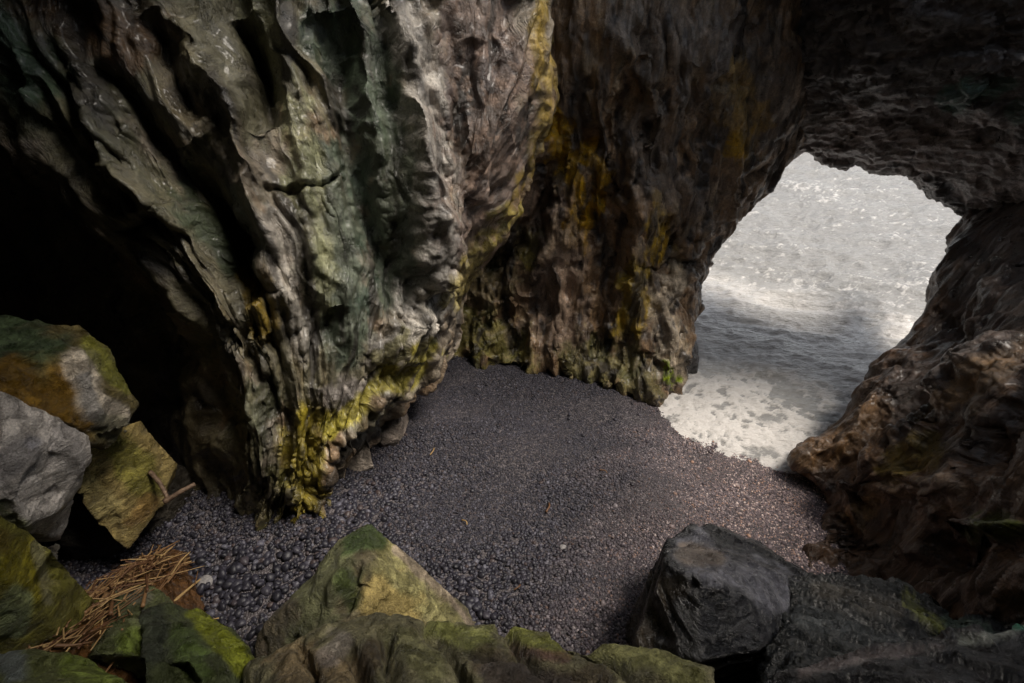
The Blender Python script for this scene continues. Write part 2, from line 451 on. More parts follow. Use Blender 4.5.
# ================================================================ ROOF
rowsR = [
 [W(3.2,10.6,6.0), W(4.7,10.5,5.4), W(5.9,10.3,5.1), W(6.9,10.0,4.8), W(7.8,9.6,4.6), W(8.4,9.0,4.2), W(8.9,8.4,3.8)],
 [(745,95,9.9),(797,92,9.7),(845,98,9.6),(898,105,9.4),(966,130,9.0),(1045,150,8.5),(1110,190,8.2)],
 [(735,140,9.6),(792,138,9.7),(840,150,9.6),(892,152,9.4),(962,185,9.0),(1035,225,8.6),(1120,270,8.2)],
 [(755,150,10.2),(797,154,9.4),(846,174,9.2),(898,176,9.0),(967,211,8.6),(1030,240,8.2),(1120,285,7.8)],
 [(740,140,9.9),(800,142,8.8),(850,160,8.6),(902,160,8.3),(975,192,7.9),(1060,215,7.3),(1130,250,7.3)],
 [(715,120,9.6),(800,118,8.4),(855,130,7.9),(912,125,7.6),(985,140,7.1),(1070,150,6.6),(1120,160,7.0)],
 [(700,80,9.2),(800,85,8.0),(860,92,7.2),(925,88,6.8),(990,85,6.4),(1055,80,6.2),(1100,50,6.7)],
 [(690,0,8.6),(795,0,7.2),(870,5,6.2),(945,5,5.9),(1000,0,5.7),(1050,-10,5.6),(1090,-50,6.1)],
 [(640,-160,8.0),(790,-160,6.4),(860,-160,5.4),(920,-160,5.3),(970,-160,5.3),(1010,-160,5.4),(1040,-200,5.9)],
 [W(1.5,7.3,8.4),W(2.8,7.1,8.2),W(3.6,7.0,8.2),W(4.2,6.9,8.0),W(4.8,6.9,8),W(5.4,6.9,7.9),W(5.9,7.2,7.8)],
 [W(1.5,7.8,10.6),W(2.8,7.6,10.4),W(3.6,7.5,10.2),W(4.2,7.5,9.9),W(4.9,7.6,9.6),W(5.5,7.8,9.2),W(6.0,8.2,8.6)],
]
def dispR(st, p, q, u, v):
    if st == 0:
        return .22 * fbm(p * .9 + 3, 4) + .12 * facets(p * 1.1, 8, 1)
    s = np.stack([p[:, 0] * 2 + p[:, 2] * 2, p[:, 1] * 2.2, p[:, 2] * 5 - p[:, 0] * 2.2], -1)
    return .07 * facets(s * .9, 14, 4) + .05 * (ridged(s * 1.2, 4) - .5) + .03 * facets(p * 7, 14, 6) + .02 * fbm(p * 10, 4)
def colR(p, q, u, v, n):
    q = px_warp(q, p, 9)
    col = np.tile(np.array((.07, .062, .06)), (len(p), 1))  # roof shade put into the base colour
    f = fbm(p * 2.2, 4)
    return paint(col, q, p, [([(800,138),(850,150),(900,140),(980,165),(1060,205)], 38, (.34, .30, .29), .85), ([(880,110),(940,120)], 16, (.22,.2,.2), .6),  # pale lip band: light off the sea put into the colour
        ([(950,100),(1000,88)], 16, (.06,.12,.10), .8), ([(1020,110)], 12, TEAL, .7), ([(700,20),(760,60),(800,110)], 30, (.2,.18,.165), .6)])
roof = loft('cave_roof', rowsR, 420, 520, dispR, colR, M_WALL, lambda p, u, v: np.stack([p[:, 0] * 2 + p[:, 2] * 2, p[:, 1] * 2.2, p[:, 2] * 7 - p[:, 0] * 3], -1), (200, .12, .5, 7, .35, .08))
tag(roof, 'dark overhanging cave roof forming the top of the sea arch', 'cave roof', kind='structure')

# rest of the cavern round and behind the viewer, with a hole added to let the sun in
SH_C = np.array([0, 2.0, 1.5]); SH_R = np.array([11.0, 8.5, 9.5])
HOLE_Y, HOLE_R = 5.0, 3.5
nA, nB = 150, 90
th = np.linspace(0, 2 * math.pi, nA); ph = np.linspace(-.35, math.pi / 2, nB)
TH, PH = np.meshgrid(th, ph)
D = np.stack([np.cos(PH) * np.sin(TH), np.cos(PH) * np.cos(TH), np.sin(PH)], -1)
Vs = SH_C + D * SH_R
vv_ = Vs.reshape(-1, 3); dn = D.reshape(-1, 3)
vv_ = vv_ + dn * (.7 * fbm(vv_ * .45, 4) + .35 * facets(vv_ * .7, 8, 2))[:, None]
fsh = grid_faces(nB, nA)
cf = vv_[fsh].mean(1)
hc = cf - np.array([0, HOLE_Y, 3.0]); al = hc @ SUND
ang = np.linalg.norm(hc - al[:, None] * SUND, axis=1) + .8 * fbm(cf * .5, 3)
c2 = np.array([4.6, -4.2, 8.6]); a2 = np.linalg.norm(cf - c2, axis=1) + .8 * fbm(cf * .5 + 9, 3)
keep_f = ((ang > HOLE_R) | (al < 0)) & ~((cf[:, 0] > 4.5) & (cf[:, 1] > 4.0) & (cf[:, 2] > 2)) & ((cf[:, 1] < 6.8) | (cf[:, 0] < 1.0))  # right side also left open for sunlight
fsh = fsh[keep_f]
M_SHELL = rock_material('cavern_rock')
shell = link('cave_roof', mesh_from('cave_roof', vv_, fsh, np.tile(np.array(DARK), (len(vv_), 1))), M_SHELL)
tag(shell, 'dark cavern rock surrounding and closing over the viewer behind', 'cave roof', kind='structure')

# ================================================================ RIGHT WALL
rowsE = [
 [W(9,10,4.2),W(8.5,9,4.6),W(8.2,7.8,5.2),W(8.6,6,5.6),W(8.6,3,5.6),W(8.8,-1.5,5.8)],
 [(1040,150,10),(1015,160,8.7),(1040,165,7.8),(1100,150,6.8),(1200,120,5.5),(1500,60,4.4)],
 [(990,225,9.8),(966,216,8.4),(998,225,7.6),(1060,225,6.6),(1150,215,5.3),(1400,190,4.2)],
 [(970,272,9.5),(944,267,8.2),(976,275,7.5),(1030,280,6.5),(1120,285,5.2),(1350,290,4)],
 [(935,340,9.3),(906,334,8.0),(938,342,7.35),(990,348,6.3),(1070,345,5.1),(1280,360,3.9)],
 [(905,375,9.0),(872,368,7.8),(900,378,7.25),(955,385,6.4),(1030,375,5.0),(1230,400,3.7)],
 [(885,400,8.9),(855,405,7.7),(885,405,7.2),(935,415,6.3),(1005,405,5.0),(1200,430,3.6)],
 [(865,440,8.7),(826,436,7.6),(866,440,7.0),(920,440,6.2),(990,435,5.0),(1180,470,3.5)],
 [(840,462,8.7),(797,462,7.45),(845,470,6.9),(900,462,6.1),(975,455,5.0),(1170,500,3.4)],
 [(850,482,8.4),(815,486,7.2),(856,488,6.75),(890,488,6.2),(960,478,5.1),(1160,520,3.3)],
 [(860,505,7.9),(830,505,6.95),(862,510,6.5),(900,520,5.9),(970,515,4.9),(1150,550,3.2)],
 [(850,535,7.4),(822,535,6.4),(855,545,6.15),(905,560,5.6),(975,565,4.6),(1150,590,3.1)],
 [(830,575,6.8),(800,568,5.95),(838,585,5.75),(900,600,5.3),(975,615,4.4),(1150,640,3.0)],
 [(830,640,6.8),(800,640,6.0),(838,650,5.8),(900,665,5.3),(975,690,4.4),(1150,720,3.0)],
]
for r_ in rowsE:
    l_ = r_[-1]; l_ = np.array(l_[1:], float) if l_[0] == 'w' else P(*l_)
    r_.append(W(l_[0] + 3.0, l_[1] - .4, l_[2] + .3))
featE = [
 ([(797,460),(850,440),(880,400),(895,370)], 10, 0.20),
 ([(860,470),(905,430),(950,400)], 13, -0.46),
 ([(845,520),(880,470),(930,425),(975,380),(1030,345)], 11, 0.41),
 ([(960,470),(1000,420),(1040,380)], 14, -0.36),
 ([(850,500),(905,478),(960,485)], 5, 0.14),
 ([(845,545),(862,505),(905,492),(965,492)], 5, 0.14),
 ([(870,560),(920,540),(950,510)], 14, 0.14),
 ([(935,300),(965,345),(930,395)], 14, -0.20),
 ([(1010,260),(975,320),(945,360)], 8, 0.14),
 ([(985,560),(960,545),(935,560)], 18, -0.36),
 ([(1020,520),(990,535),(965,540),(940,535)], 7, 0.23),
]
def dispE(st, p, q, u, v):
    qq = px_warp(q, p, 8)
    if st == 0:
        h = .22 * fbm(p * .7 + 13, 3)
        h = carve(h, qq, featE)
        # long folds sweeping down towards the toe
        return h + .20 * (ridged(foldE(p, 1.5, .3), 3, .45) - .5)
    return .05 * (ridged(foldE(p, 5, .9), 3) - .5) + .010 * fbm(p * 8, 4)
AE = P(850, 520, 6.3) - P(1030, 345, 5.2); AE /= np.linalg.norm(AE)
def foldE(p, k, kl):
    t = p @ AE
    return (p - t[:, None] * AE) * k + (t * kl)[:, None] * AE + .5 * fbm(p * .6, 3)[:, None]
def colE(p, q, u, v, n):
    q = px_warp(q, p, 8)
    col = np.tile(np.array((.17, .112, .074)), (len(p), 1))
    f = fbm(p * 2, 4)
    col = mixc(col, (.075,.055,.042), sstep(-.1, .3, f) * .7)
    spots = [  # paler spots on ridges and ledges put highlights into the colour
     ([(1000,240),(1000,320),(940,400)], 60, (.06,.052,.05), .7),
     ([(800,455),(850,440),(868,415)], 22, (.26,.18,.11), .7),
     ([(885,475),(930,440),(925,460)], 17, (.24,.19,.07), .85),
     ([(945,400),(1000,370),(1024,350)], 18, (.22,.155,.09), .7),
     ([(850,520),(870,500)], 12, (.5,.36,.22), .7),
     ([(880,490),(960,485)], 9, (.5,.41,.33), .6),
     ([(975,530),(1010,520)], 13, (.14,.18,.04), .9),
     ([(840,560),(940,580)], 40, (.12,.08,.055), .7),
    ]
    return paint(col, q, p, spots) * np.array([.78, .72, .68])
wallE = loft('cave_wall', rowsE, 420, 560, dispE, colE, M_WALL, lambda p, u, v: foldE(p, 4, .8), (60, .15, .6, 8, .25, .06))
tag(wallE, 'brown layered rock wall on the right side of the sea arch with a pointed toe', 'cave wall', kind='structure')

# ================================================================ hull boulders
def hull_rock(name, hulls, voxel, smooth, disp, colour, mat, drop=None):
    bm = bmesh.new()
    for pts in hulls:
        b2 = bmesh.new()
        pp = [np.array(c[1:], float) if c[0] == 'w' else P(*c) for c in pts]
        if drop is not None:
            pp = pp + [np.array([p[0] + (p[0] - CAM[0]) * .04, p[1] + .12, min(p[2] - .15, drop)]) for p in pp]
        vs = [b2.verts.new(p) for p in pp]
        r = bmesh.ops.convex_hull(b2, input=vs)
        for g in set(r['geom_interior']) | set(r['geom_unused']):
            if isinstance(g, bmesh.types.BMVert) and g.is_valid: b2.verts.remove(g)
        tmp = bpy.data.meshes.new('tmp'); b2.to_mesh(tmp); b2.free(); bm.from_mesh(tmp); bpy.data.meshes.remove(tmp)
    bmesh.ops.recalc_face_normals(bm, faces=bm.faces)
    src = bpy.data.meshes.new('src'); bm.to_mesh(src); bm.free()
    so = bpy.data.objects.new('src', src); COL.objects.link(so)
    md = so.modifiers.new('r', 'REMESH'); md.mode = 'VOXEL'; md.voxel_size = voxel / Q; md.use_smooth_shade = True
    sm = so.modifiers.new('s', 'SMOOTH'); sm.iterations = smooth; sm.factor = .5
    dg = bpy.context.evaluated_depsgraph_get(); dg.update()
    me = bpy.data.meshes.new_from_object(so.evaluated_get(dg))
    bpy.data.objects.remove(so); bpy.data.meshes.remove(src)
    me.name = name; me.materials.clear()
    n = len(me.vertices)
    for st in range(2):
        co = np.empty(n * 3, np.float32); me.vertices.foreach_get('co', co); p = co.reshape(-1, 3).astype(float)
        no = np.empty(n * 3, np.float32); me.vertices.foreach_get('normal', no); nn = no.reshape(-1, 3)
        q, Z = to_px(p)
        p = p + nn * disp(st, p, q)[:, None]
        if st == 0:
            ext = min(1.15, float(np.max(p.max(0) - p.min(0))))
            sd = int(abs(p.sum() * 10)) % 9999
            p = chips(p, nn, 16, .15 * ext, .34 * ext, sd, .28, .05)
            p = chips(p, nn, 120, .02 * ext, .10 * ext, sd + 1, .4, .10)
        me.vertices.foreach_set('co', p.astype(np.float32).ravel()); me.update()
    q, Z = to_px(p)
    no = np.empty(n * 3, np.float32); me.vertices.foreach_get('normal', no); nn = no.reshape(-1, 3)
    set_col(me, np.clip(colour(p, q, nn), 0, 1))
    me.polygons.foreach_set('use_smooth', np.ones(len(me.polygons), bool))
    return link(name, me, mat)
def std_disp(a=.1, fs=2.2, seed=0, feats=None, strata=None):
    def f(st, p, q):
        if st == 0:
            h = a * .35 * facets(p * fs, 24, seed) + a * .25 * fbm(p * 1.7 + seed, 3)
            if strata is not None:
                sv = p @ np.array(strata) * .55 + 1.2 * fbm(p * .9 + seed, 3)
                tr = sv - np.floor(sv); h = h + a * .7 * (sstep(0, .12, tr) * (1 - tr) - .4)
            if feats: h = carve(h, px_warp(q, p, 4), feats)
            return h
        h = a * .10 * facets(p * fs * 5, 28, seed + 3) + a * .10 * fbm(p * 11 + seed, 5)
        if strata is not None:
            s = p @ np.array(strata)
            h = h + a * .35 * (ridged(np.stack([p[:, 0] * .8, p[:, 1] * .8, s + .8 * fbm(p, 3)], -1), 3) - .5)
        return h
    return f
def std_col(base, spots, alt=None, fs=3.0):
    def f(p, q, n):
        col = np.tile(np.array(base, float), (len(p), 1))
        if alt is not None: col = mixc(col, alt, sstep(-.1, .3, fbm(p * 2.4 + 2, 4)) * .8)
        return paint(col, px_warp(q, p, 4), p, spots, fs=fs)
    return f

def boulder(label, hulls, voxel, disp, colour, mat=None, smooth=1, drop=-.3, name='boulder'):
    o = hull_rock(name, hulls, voxel, smooth, disp, colour, mat or M_BOUL, drop)
    return tag(o, label, 'boulder')

# centre foreground boulder
boulder('pointed yellow-green boulder in the lower middle, pebbles on both sides', [
  [(368,522,4.75),(338,540,4.65),(400,545,4.7),(318,572,4.35),(420,585,4.55),(360,575,4.1),(290,604,4.2),(258,630,4.3),(400,600,4.15),(455,605,4.55),(490,636,4.5),(430,640,4.1),(340,640,3.9),(255,635,4.3),(255,670,4.2)],
  ], .022, std_disp(.11, 2.4, 3, feats=[([(352,560),(358,585),(345,605),(335,618)], 10, -.22), ([(345,555),(335,590),(328,612)], 5, .09),([(360,560),(400,580),(440,615)],7,.05)]),
  std_col((.17,.15,.10), [([(330,560),(310,590),(290,620)], 34, (.15,.16,.09), .8), ([(390,560),(420,590),(450,625)], 26, (.30,.28,.15), .85),
    ([(375,600),(400,615)], 24, (.38,.31,.16), .9), ([(352,545),(372,538)], 14, (.05,.075,.03), .9), ([(400,550),(440,590),(475,632)], 6, (.40,.33,.28), .7),
    ([(345,580),(350,600)], 14, (.06,.08,.03), .8), ([(360,630),(380,625)], 10, (.3,.25,.26), .6), ([(260,640),(280,610)], 18, DARK, .8)]))
# front ledge
boulder('long mossy rock ledge along the bottom edge of the view', [
  [(245,665,3.7),(300,640,3.7),(345,618,3.75),(400,616,3.75),(440,626,3.75),(470,640,3.65),(380,665,3.2),(300,700,3.0),(450,720,3.0),(240,740,3.3)],
  [(425,620,3.8),(480,622,3.8),(530,626,3.75),(605,640,3.6),(660,652,3.5),(715,668,3.35),(560,690,3.1),(460,700,3.1),(720,740,3.0),(450,745,3.0)],
  [(290,650,3.5),(350,640,3.5),(380,690,3.1),(270,690,3.2),(240,700,3.4)],
  ], .02, std_disp(.12, 3.0, 8, feats=[([(385,625),(392,655),(396,700)], 9, -.24), ([(425,622),(450,650),(470,690)], 5, -.16), ([(340,640),(360,665),(372,700)], 7, -.2), ([(500,625),(520,645),(560,690)], 5, -.15), ([(560,638),(610,655),(650,690)], 5, -.14), ([(450,650),(520,658),(600,672)], 4, -.10), ([(300,645),(320,690)], 6, -.14)]),
  std_col((.15,.14,.09), [([(440,630),(480,640)], 14, (.17,.18,.07), .8), ([(520,635),(560,645)], 12, (.20,.21,.07), .8), ([(600,650),(660,665),(690,680)], 16, (.19,.19,.09), .75), ([(400,640),(430,665)], 18, (.13,.13,.07), .7), ([(480,660),(540,675),(600,680)], 14, (.07,.055,.04), .8),
    ([(300,670),(350,680)], 26, (.20,.155,.10), .8), ([(340,640),(330,655)], 12, (.3,.27,.25), .6), ([(370,660)], 16, (.06,.045,.03), .8), ([(490,670),(560,680)], 12, (.05,.04,.035), .8), ([(520,650),(560,655)], 8, (.1,.05,.05), .7)]))
# dark slab boulder
boulder('big black angular boulder with a shiny flat top facet coloured paler as if lit', [
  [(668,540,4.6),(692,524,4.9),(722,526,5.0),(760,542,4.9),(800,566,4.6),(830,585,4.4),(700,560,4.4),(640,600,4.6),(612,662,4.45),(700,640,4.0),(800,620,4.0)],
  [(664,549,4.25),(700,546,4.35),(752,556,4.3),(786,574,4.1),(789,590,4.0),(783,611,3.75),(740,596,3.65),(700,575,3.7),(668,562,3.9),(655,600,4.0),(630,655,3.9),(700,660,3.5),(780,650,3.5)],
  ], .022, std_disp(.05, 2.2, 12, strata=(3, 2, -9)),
  std_col((.014,.014,.016), [([(700,552),(745,572),(775,592)], 20, (.11,.11,.125), .9), ([(660,590),(640,640)], 26, (.045,.036,.026), .8), ([(690,552),(720,556)], 10, (.12,.09,.06), .6)], alt=(.012,.012,.012)), M_SLATE)  # pale facet spot puts light from above into the colour
boulder('broken dark slate ledge heaped beside the black boulder', [
  [(785,578,4.4),(830,572,4.6),(880,580,4.6),(930,598,4.45),(965,628,4.1),(880,625,3.8),(800,612,3.9),(900,660,3.6),(790,650,3.7)],
  [(780,612,3.75),(830,620,3.7),(880,640,3.5),(930,650,3.5),(800,660,3.2),(900,680,3.1),(770,690,3.2)],
  [(930,625,4.2),(980,620,4.2),(1040,615,4.0),(1100,620,3.8),(1000,650,3.6),(940,650,3.7),(1100,690,3.3)],
  ], .02, std_disp(.11, 3.2, 15, strata=(5, 4, -16)),
  std_col((.013,.014,.013), [([(800,615),(860,635),(900,650)], 12, (.07,.075,.075), .8), ([(820,590),(900,610)], 8, (.10,.09,.075), .7), ([(905,600),(940,628)], 6, (.20,.21,.08), .9), ([(950,620),(985,632)], 9, (.15,.19,.15), .7)], alt=(.012,.012,.012)), M_SLATE)
boulder('dark rock rim with a pale worn crest in the lower right corner', [
  [(780,676,2.9),(830,662,2.95),(880,650,3.0),(935,640,3.0),(990,630,3.0),(1060,622,3.0),(1120,640,2.9),(1000,700,2.6),(850,720,2.6),(1120,740,2.6),(760,720,2.8)],
  ], .02, std_disp(.09, 3.2, 18, strata=(4, 4, -10)),
  std_col((.018,.016,.015), [([(800,672),(880,655),(940,645)], 7, (.13,.11,.105), .8), ([(960,638),(1010,630)], 5, (.30,.31,.27), .8), ([(1010,628),(1024,627)], 4, (.1,.3,.2), .8)], alt=(.012,.012,.012)), M_SLATE)

# left mass
boulder('large boulder with brown moss cap against the left edge of the cave', [
  [(-60,310,4.3),(20,318,4.3),(80,325,4.4),(110,350,4.45),(130,385,4.5),(138,405,4.5),(120,430,4.3),(60,420,3.7),(0,400,3.5),(-80,420,3.4),(-80,350,3.8),(110,450,4.3)],
  [(60,345,4.1),(95,350,4.3),(135,400,4.3),(132,430,4.3),(95,440,4.05),(70,400,3.9)],
  ], .022, std_disp(.10, 2.4, 21, feats=[([(75,350),(85,390),(100,425)], 7, .09), ([(20,360),(50,390),(70,420)], 10, -.06)]),
  std_col((.12,.10,.05), [([(0,340),(30,345)], 34, (.04,.065,.035), .85), ([(20,390),(60,400),(50,420)], 34, (.15,.09,.03), .85), ([(80,365),(95,400),(118,415)], 15, (.48,.43,.36), .95),
    ([(90,345),(125,385)], 10, (.20,.20,.06), .8), ([(85,380),(92,410)], 8, (.2,.2,.2), .7), ([(110,425),(130,440)], 15, (.10,.10,.06), .7)]), drop=None)
boulder('cracked whitish grey boulder under the moss cap at the left edge', [
  [(-60,395,3.5),(0,392,3.5),(30,422,3.55),(58,420,3.7),(92,434,3.85),(96,455,3.85),(70,490,3.75),(48,520,3.6),(20,530,3.4),(-60,520,3.2),(0,450,3.3),(40,460,3.45),(0,500,3.25),(60,540,4.1),(0,540,4)],
  ], .018, std_disp(.07, 2.8, 24, feats=[([(56,438),(48,460),(52,490),(56,505)], 2.6, -.09)]),
  std_col((.45,.42,.39), [([(60,445),(75,470)], 16, (.34,.32,.31), .6), ([(20,450),(0,470)], 15, (.22,.21,.21), .7), ([(0,510),(20,525)], 12, (.14,.16,.05), .7), ([(30,440)], 8, (.2,.2,.22), .7)]), drop=None)
boulder('olive and rust stained boulder below the whitish one at the left edge', [
  [(-60,510,3.3),(0,515,3.3),(40,535,3.5),(52,560,3.6),(50,590,3.6),(30,625,3.5),(5,645,3.4),(-60,650,3.2),(0,580,3.2),(-60,700,3.2)],
  ], .02, std_disp(.07, 2.4, 27),
  std_col((.16,.15,.05), [([(20,560),(30,590)], 20, (.24,.21,.05), .8), ([(0,540)], 18, (.08,.06,.02), .8), ([(20,600),(10,630)], 13, (.22,.26,.16), .7), ([(42,550),(45,600)], 6, (.35,.33,.22), .6)]), drop=.6)
boulder('tan square-edged block with olive top wedged under the cave wall', [
  [(76,445,4.5),(110,430,4.6),(140,420,4.9),(182,470,5.1),(165,505,5.0),(128,550,4.75),(104,535,4.6),(84,505,4.45),(66,478,4.4),(150,450,5.2),(110,470,5.3),(160,490,5.5),(130,520,5.4)],
  ], .02, std_disp(.05, 2.2, 30),
  std_col((.31,.25,.13), [([(110,445),(150,480)], 18, (.19,.18,.06), .8), ([(130,520),(150,500)], 10, (.30,.20,.10), .7), ([(90,480),(110,510)], 12, (.36,.31,.17), .7)]), drop=None)
boulder('pale leaning stone sliver in the dark hollow beside the dry reeds', [
  [(55,542,4.4),(60,545,4.4),(58,565,4.4),(50,585,4.4),(42,588,4.4),(40,565,4.4),(46,548,4.6),(50,580,4.7)],
  ], .012, std_disp(.03, 4, 33), std_col((.36,.33,.28), []), drop=None)
boulder('added black mass standing in for the shade of the hollow below the tan block at the left', [
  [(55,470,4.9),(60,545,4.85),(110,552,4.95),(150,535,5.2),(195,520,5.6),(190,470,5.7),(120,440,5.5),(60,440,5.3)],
  ], .03, std_disp(.09, 2.4, 60), std_col((.03,.026,.02), []), drop=.5)  # added lump, its near-black colour stands for shadow
# mossy foreground rocks lower left
boulder('dark green faceted boulder beside the dry reeds', [
  [(78,618,4.0),(100,590,4.15),(122,576,4.3),(148,582,4.35),(165,600,4.2),(150,620,3.95),(128,640,3.7),(100,655,3.6),(72,636,3.8),(140,655,3.7),(60,660,3.7)],
  ], .018, std_disp(.10, 3.4, 36, feats=[([(105,600),(120,625)], 7, -.10)]),
  std_col((.10,.11,.055), [([(125,580),(140,600)], 14, (.16,.15,.12), .7), ([(130,640),(145,645)], 12, (.14,.18,.05), .7), ([(95,600),(80,630)], 14, (.08,.10,.05), .7)]))
boulder('round dark boulder with a yellow-green rim beside the pebble bed', [
  [(140,612,4.0),(165,602,4.2),(190,606,4.3),(215,622,4.2),(245,650,4.0),(256,680,3.8),(235,690,3.6),(190,660,3.45),(160,640,3.6),(140,660,3.5),(150,700,3.4),(250,720,3.5)],
  ], .018, std_disp(.09, 3.0, 39, feats=[([(160,625),(165,660),(190,690)], 14, -.16),([(190,612),(225,640),(250,675)], 6, .06)]),
  std_col((.06,.07,.035), [([(195,612),(225,640),(248,670)], 12, (.22,.24,.06), .85), ([(180,640),(200,670)], 14, (.08,.11,.04), .8), ([(150,615),(150,650)], 14, (.03,.035,.025), .8)]))
boulder('low green rock in the bottom left corner', [
  [(-30,655,3.4),(20,650,3.4),(60,652,3.5),(100,665,3.4),(125,680,3.2),(60,690,3.0),(-30,700,3.0),(120,720,3.0)],
  [(-40,640,3.6),(0,645,3.6),(15,660,3.4),(-20,680,3.2)],
  ], .018, std_disp(.08, 3.2, 42),
  std_col((.12,.13,.06), [([(70,665),(110,675)], 14, (.18,.22,.07), .8), ([(0,652),(15,665)], 12, (.2,.22,.22), .8), ([(40,665)], 14, (.12,.13,.06), .7)]))
# pale rocks under the lip
boulder('pale smooth wedge of rock on the beach under the hanging buttress', [
  [(345,440,6.5),(360,425,6.5),(368,445,6.3),(374,470,6.35),(350,476,6.3),(340,470,6.4),(352,430,7.0)],
  ], .016, std_disp(.03, 3, 45), std_col((.40,.35,.30), [([(350,440)], 8, (.25,.2,.16), .6)]), drop=.2)
boulder('larger pale smooth rock behind the pale wedge under the buttress', [
  [(372,410,6.9),(392,388,6.9),(405,392,6.9),(398,415,6.8),(400,438,6.75),(382,444,6.7),(368,430,6.8),(385,400,7.4),(400,420,7.3)],
  ], .016, std_disp(.03, 3, 48), std_col((.36,.31,.27), [([(395,400)], 8, (.2,.16,.14), .5)]), drop=.2)
boulder('small wet dark rock at the foot of the arch pillar in the foam', [
  [(680,345,9.5),(694,335,9.5),(700,350,9.4),(698,362,9.3),(684,362,9.2),(690,350,9.0)],
  ], .025, std_disp(.05, 3, 51), std_col((.06,.055,.055), []), M_SLATE, drop=-.3)

# ================================================================ BEACH
m, nt, b = new_mat('beach_gravel'); L = nt.links.new
tc = N(nt, 'ShaderNodeTexCoord')
v = N(nt, 'ShaderNodeTexVoronoi'); v.inputs['Scale'].default_value = 42; L(tc.outputs['Object'], v.inputs['Vector'])
cr = N(nt, 'ShaderNodeValToRGB'); cr.color_ramp.elements[0].color = (.03, .027, .03, 1); cr.color_ramp.elements[1].color = (.15, .13, .135, 1)
sx = N(nt, 'ShaderNodeSeparateColor'); L(v.outputs['Color'], sx.inputs[0]); L(sx.outputs[0], cr.inputs[0]); L(cr.outputs[0], b.inputs['Base Color'])
b.inputs['Roughness'].default_value = .5
iv = N(nt, 'ShaderNodeMath', operation='SUBTRACT'); iv.inputs[0].default_value = 1; L(v.outputs['Distance'], iv.inputs[1])
bp = N(nt, 'ShaderNodeBump'); bp.inputs['Strength'].default_value = .9; bp.inputs['Distance'].default_value = .02; L(iv.outputs[0], bp.inputs['Height']); L(bp.outputs[0], b.inputs['Normal'])
M_BEACH = m
xs = np.linspace(-13, 14, 520); ys = np.linspace(-8, 12, 380)
X, Y = np.meshgrid(xs, ys); Zb = beach_h(X, Y)
beach = link('beach', mesh_from('beach', np.stack([X, Y, Zb], -1).reshape(-1, 3), grid_faces(380, 520)), M_BEACH)
tag(beach, 'dark shingle beach sloping down to the water inside the cave', 'beach', kind='structure')

# pebbles
def pebble_mesh(k):
    bm = bmesh.new(); bmesh.ops.create_icosphere(bm, subdivisions=2, radius=.5)
    me = bpy.data.meshes.new('pebble'); bm.to_mesh(me); bm.free()
    n = len(me.vertices); co = np.empty(n * 3, np.float32); me.vertices.foreach_get('co', co); p = co.reshape(-1, 3).astype(float)
    r = np.random.RandomState(100 + k)
    p *= (1 + .5 * fbm(p * 2 + k * 7, 2))[:, None]
    for _ in range(6):
        d = r.normal(size=3); d /= np.linalg.norm(d); c = .32 + .1 * r.rand()
        s = p @ d; p -= np.maximum(s - c, 0)[:, None] * d * .8
    p *= np.array([1, .78 + .15 * r.rand(), .5 + .2 * r.rand()])
    me.vertices.foreach_set('co', p.astype(np.float32).ravel())
    me.polygons.foreach_set('use_smooth', np.ones(len(me.polygons), bool)); me.update()
    return me
m, nt, b = new_mat('pebble_stone'); L = nt.links.new
oi = N(nt, 'ShaderNodeObjectInfo')
cr = N(nt, 'ShaderNodeValToRGB'); e = cr.color_ramp.elements
e[0].position = 0; e[0].color = (.026, .024, .030, 1); e[1].position = 1; e[1].color = (.26, .25, .255, 1)
for pos, c in ((.35, (.050, .046, .056, 1)), (.62, (.082, .075, .088, 1)), (.80, (.115, .105, .114, 1)), (.86, (.16, .11, .085, 1)), (.90, (.11, .10, .108, 1)), (.955, (.24, .225, .235, 1))):
    x = e.new(pos); x.color = c
L(oi.outputs['Random'], cr.inputs[0])
ta = N(nt, 'ShaderNodeAttribute', attribute_name='light_tint'); ta.attribute_type = 'INSTANCER'
tm = N(nt, 'ShaderNodeMix', data_type='RGBA'); L(ta.outputs['Fac'], tm.inputs[0]); tm.inputs[6].default_value = (.40, .41, .50, 1); tm.inputs[7].default_value = (4.3, 3.65, 3.2, 1)  # dims left and middle pebbles, brightens the right ones as if lit
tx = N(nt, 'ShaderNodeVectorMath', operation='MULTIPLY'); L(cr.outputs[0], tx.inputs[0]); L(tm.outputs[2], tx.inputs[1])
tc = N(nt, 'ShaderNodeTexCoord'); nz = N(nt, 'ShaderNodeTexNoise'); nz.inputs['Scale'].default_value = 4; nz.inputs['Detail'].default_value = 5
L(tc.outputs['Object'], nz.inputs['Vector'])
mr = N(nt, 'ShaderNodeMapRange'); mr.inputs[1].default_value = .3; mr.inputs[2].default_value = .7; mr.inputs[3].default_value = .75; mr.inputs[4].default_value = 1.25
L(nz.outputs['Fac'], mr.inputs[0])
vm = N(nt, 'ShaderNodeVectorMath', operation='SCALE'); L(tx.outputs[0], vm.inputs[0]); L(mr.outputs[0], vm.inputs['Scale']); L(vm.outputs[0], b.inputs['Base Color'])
b.inputs['Roughness'].default_value = .5
M_PEB = m
PM = [pebble_mesh(k) for k in range(10)]
for me in PM: me.materials.append(M_PEB)

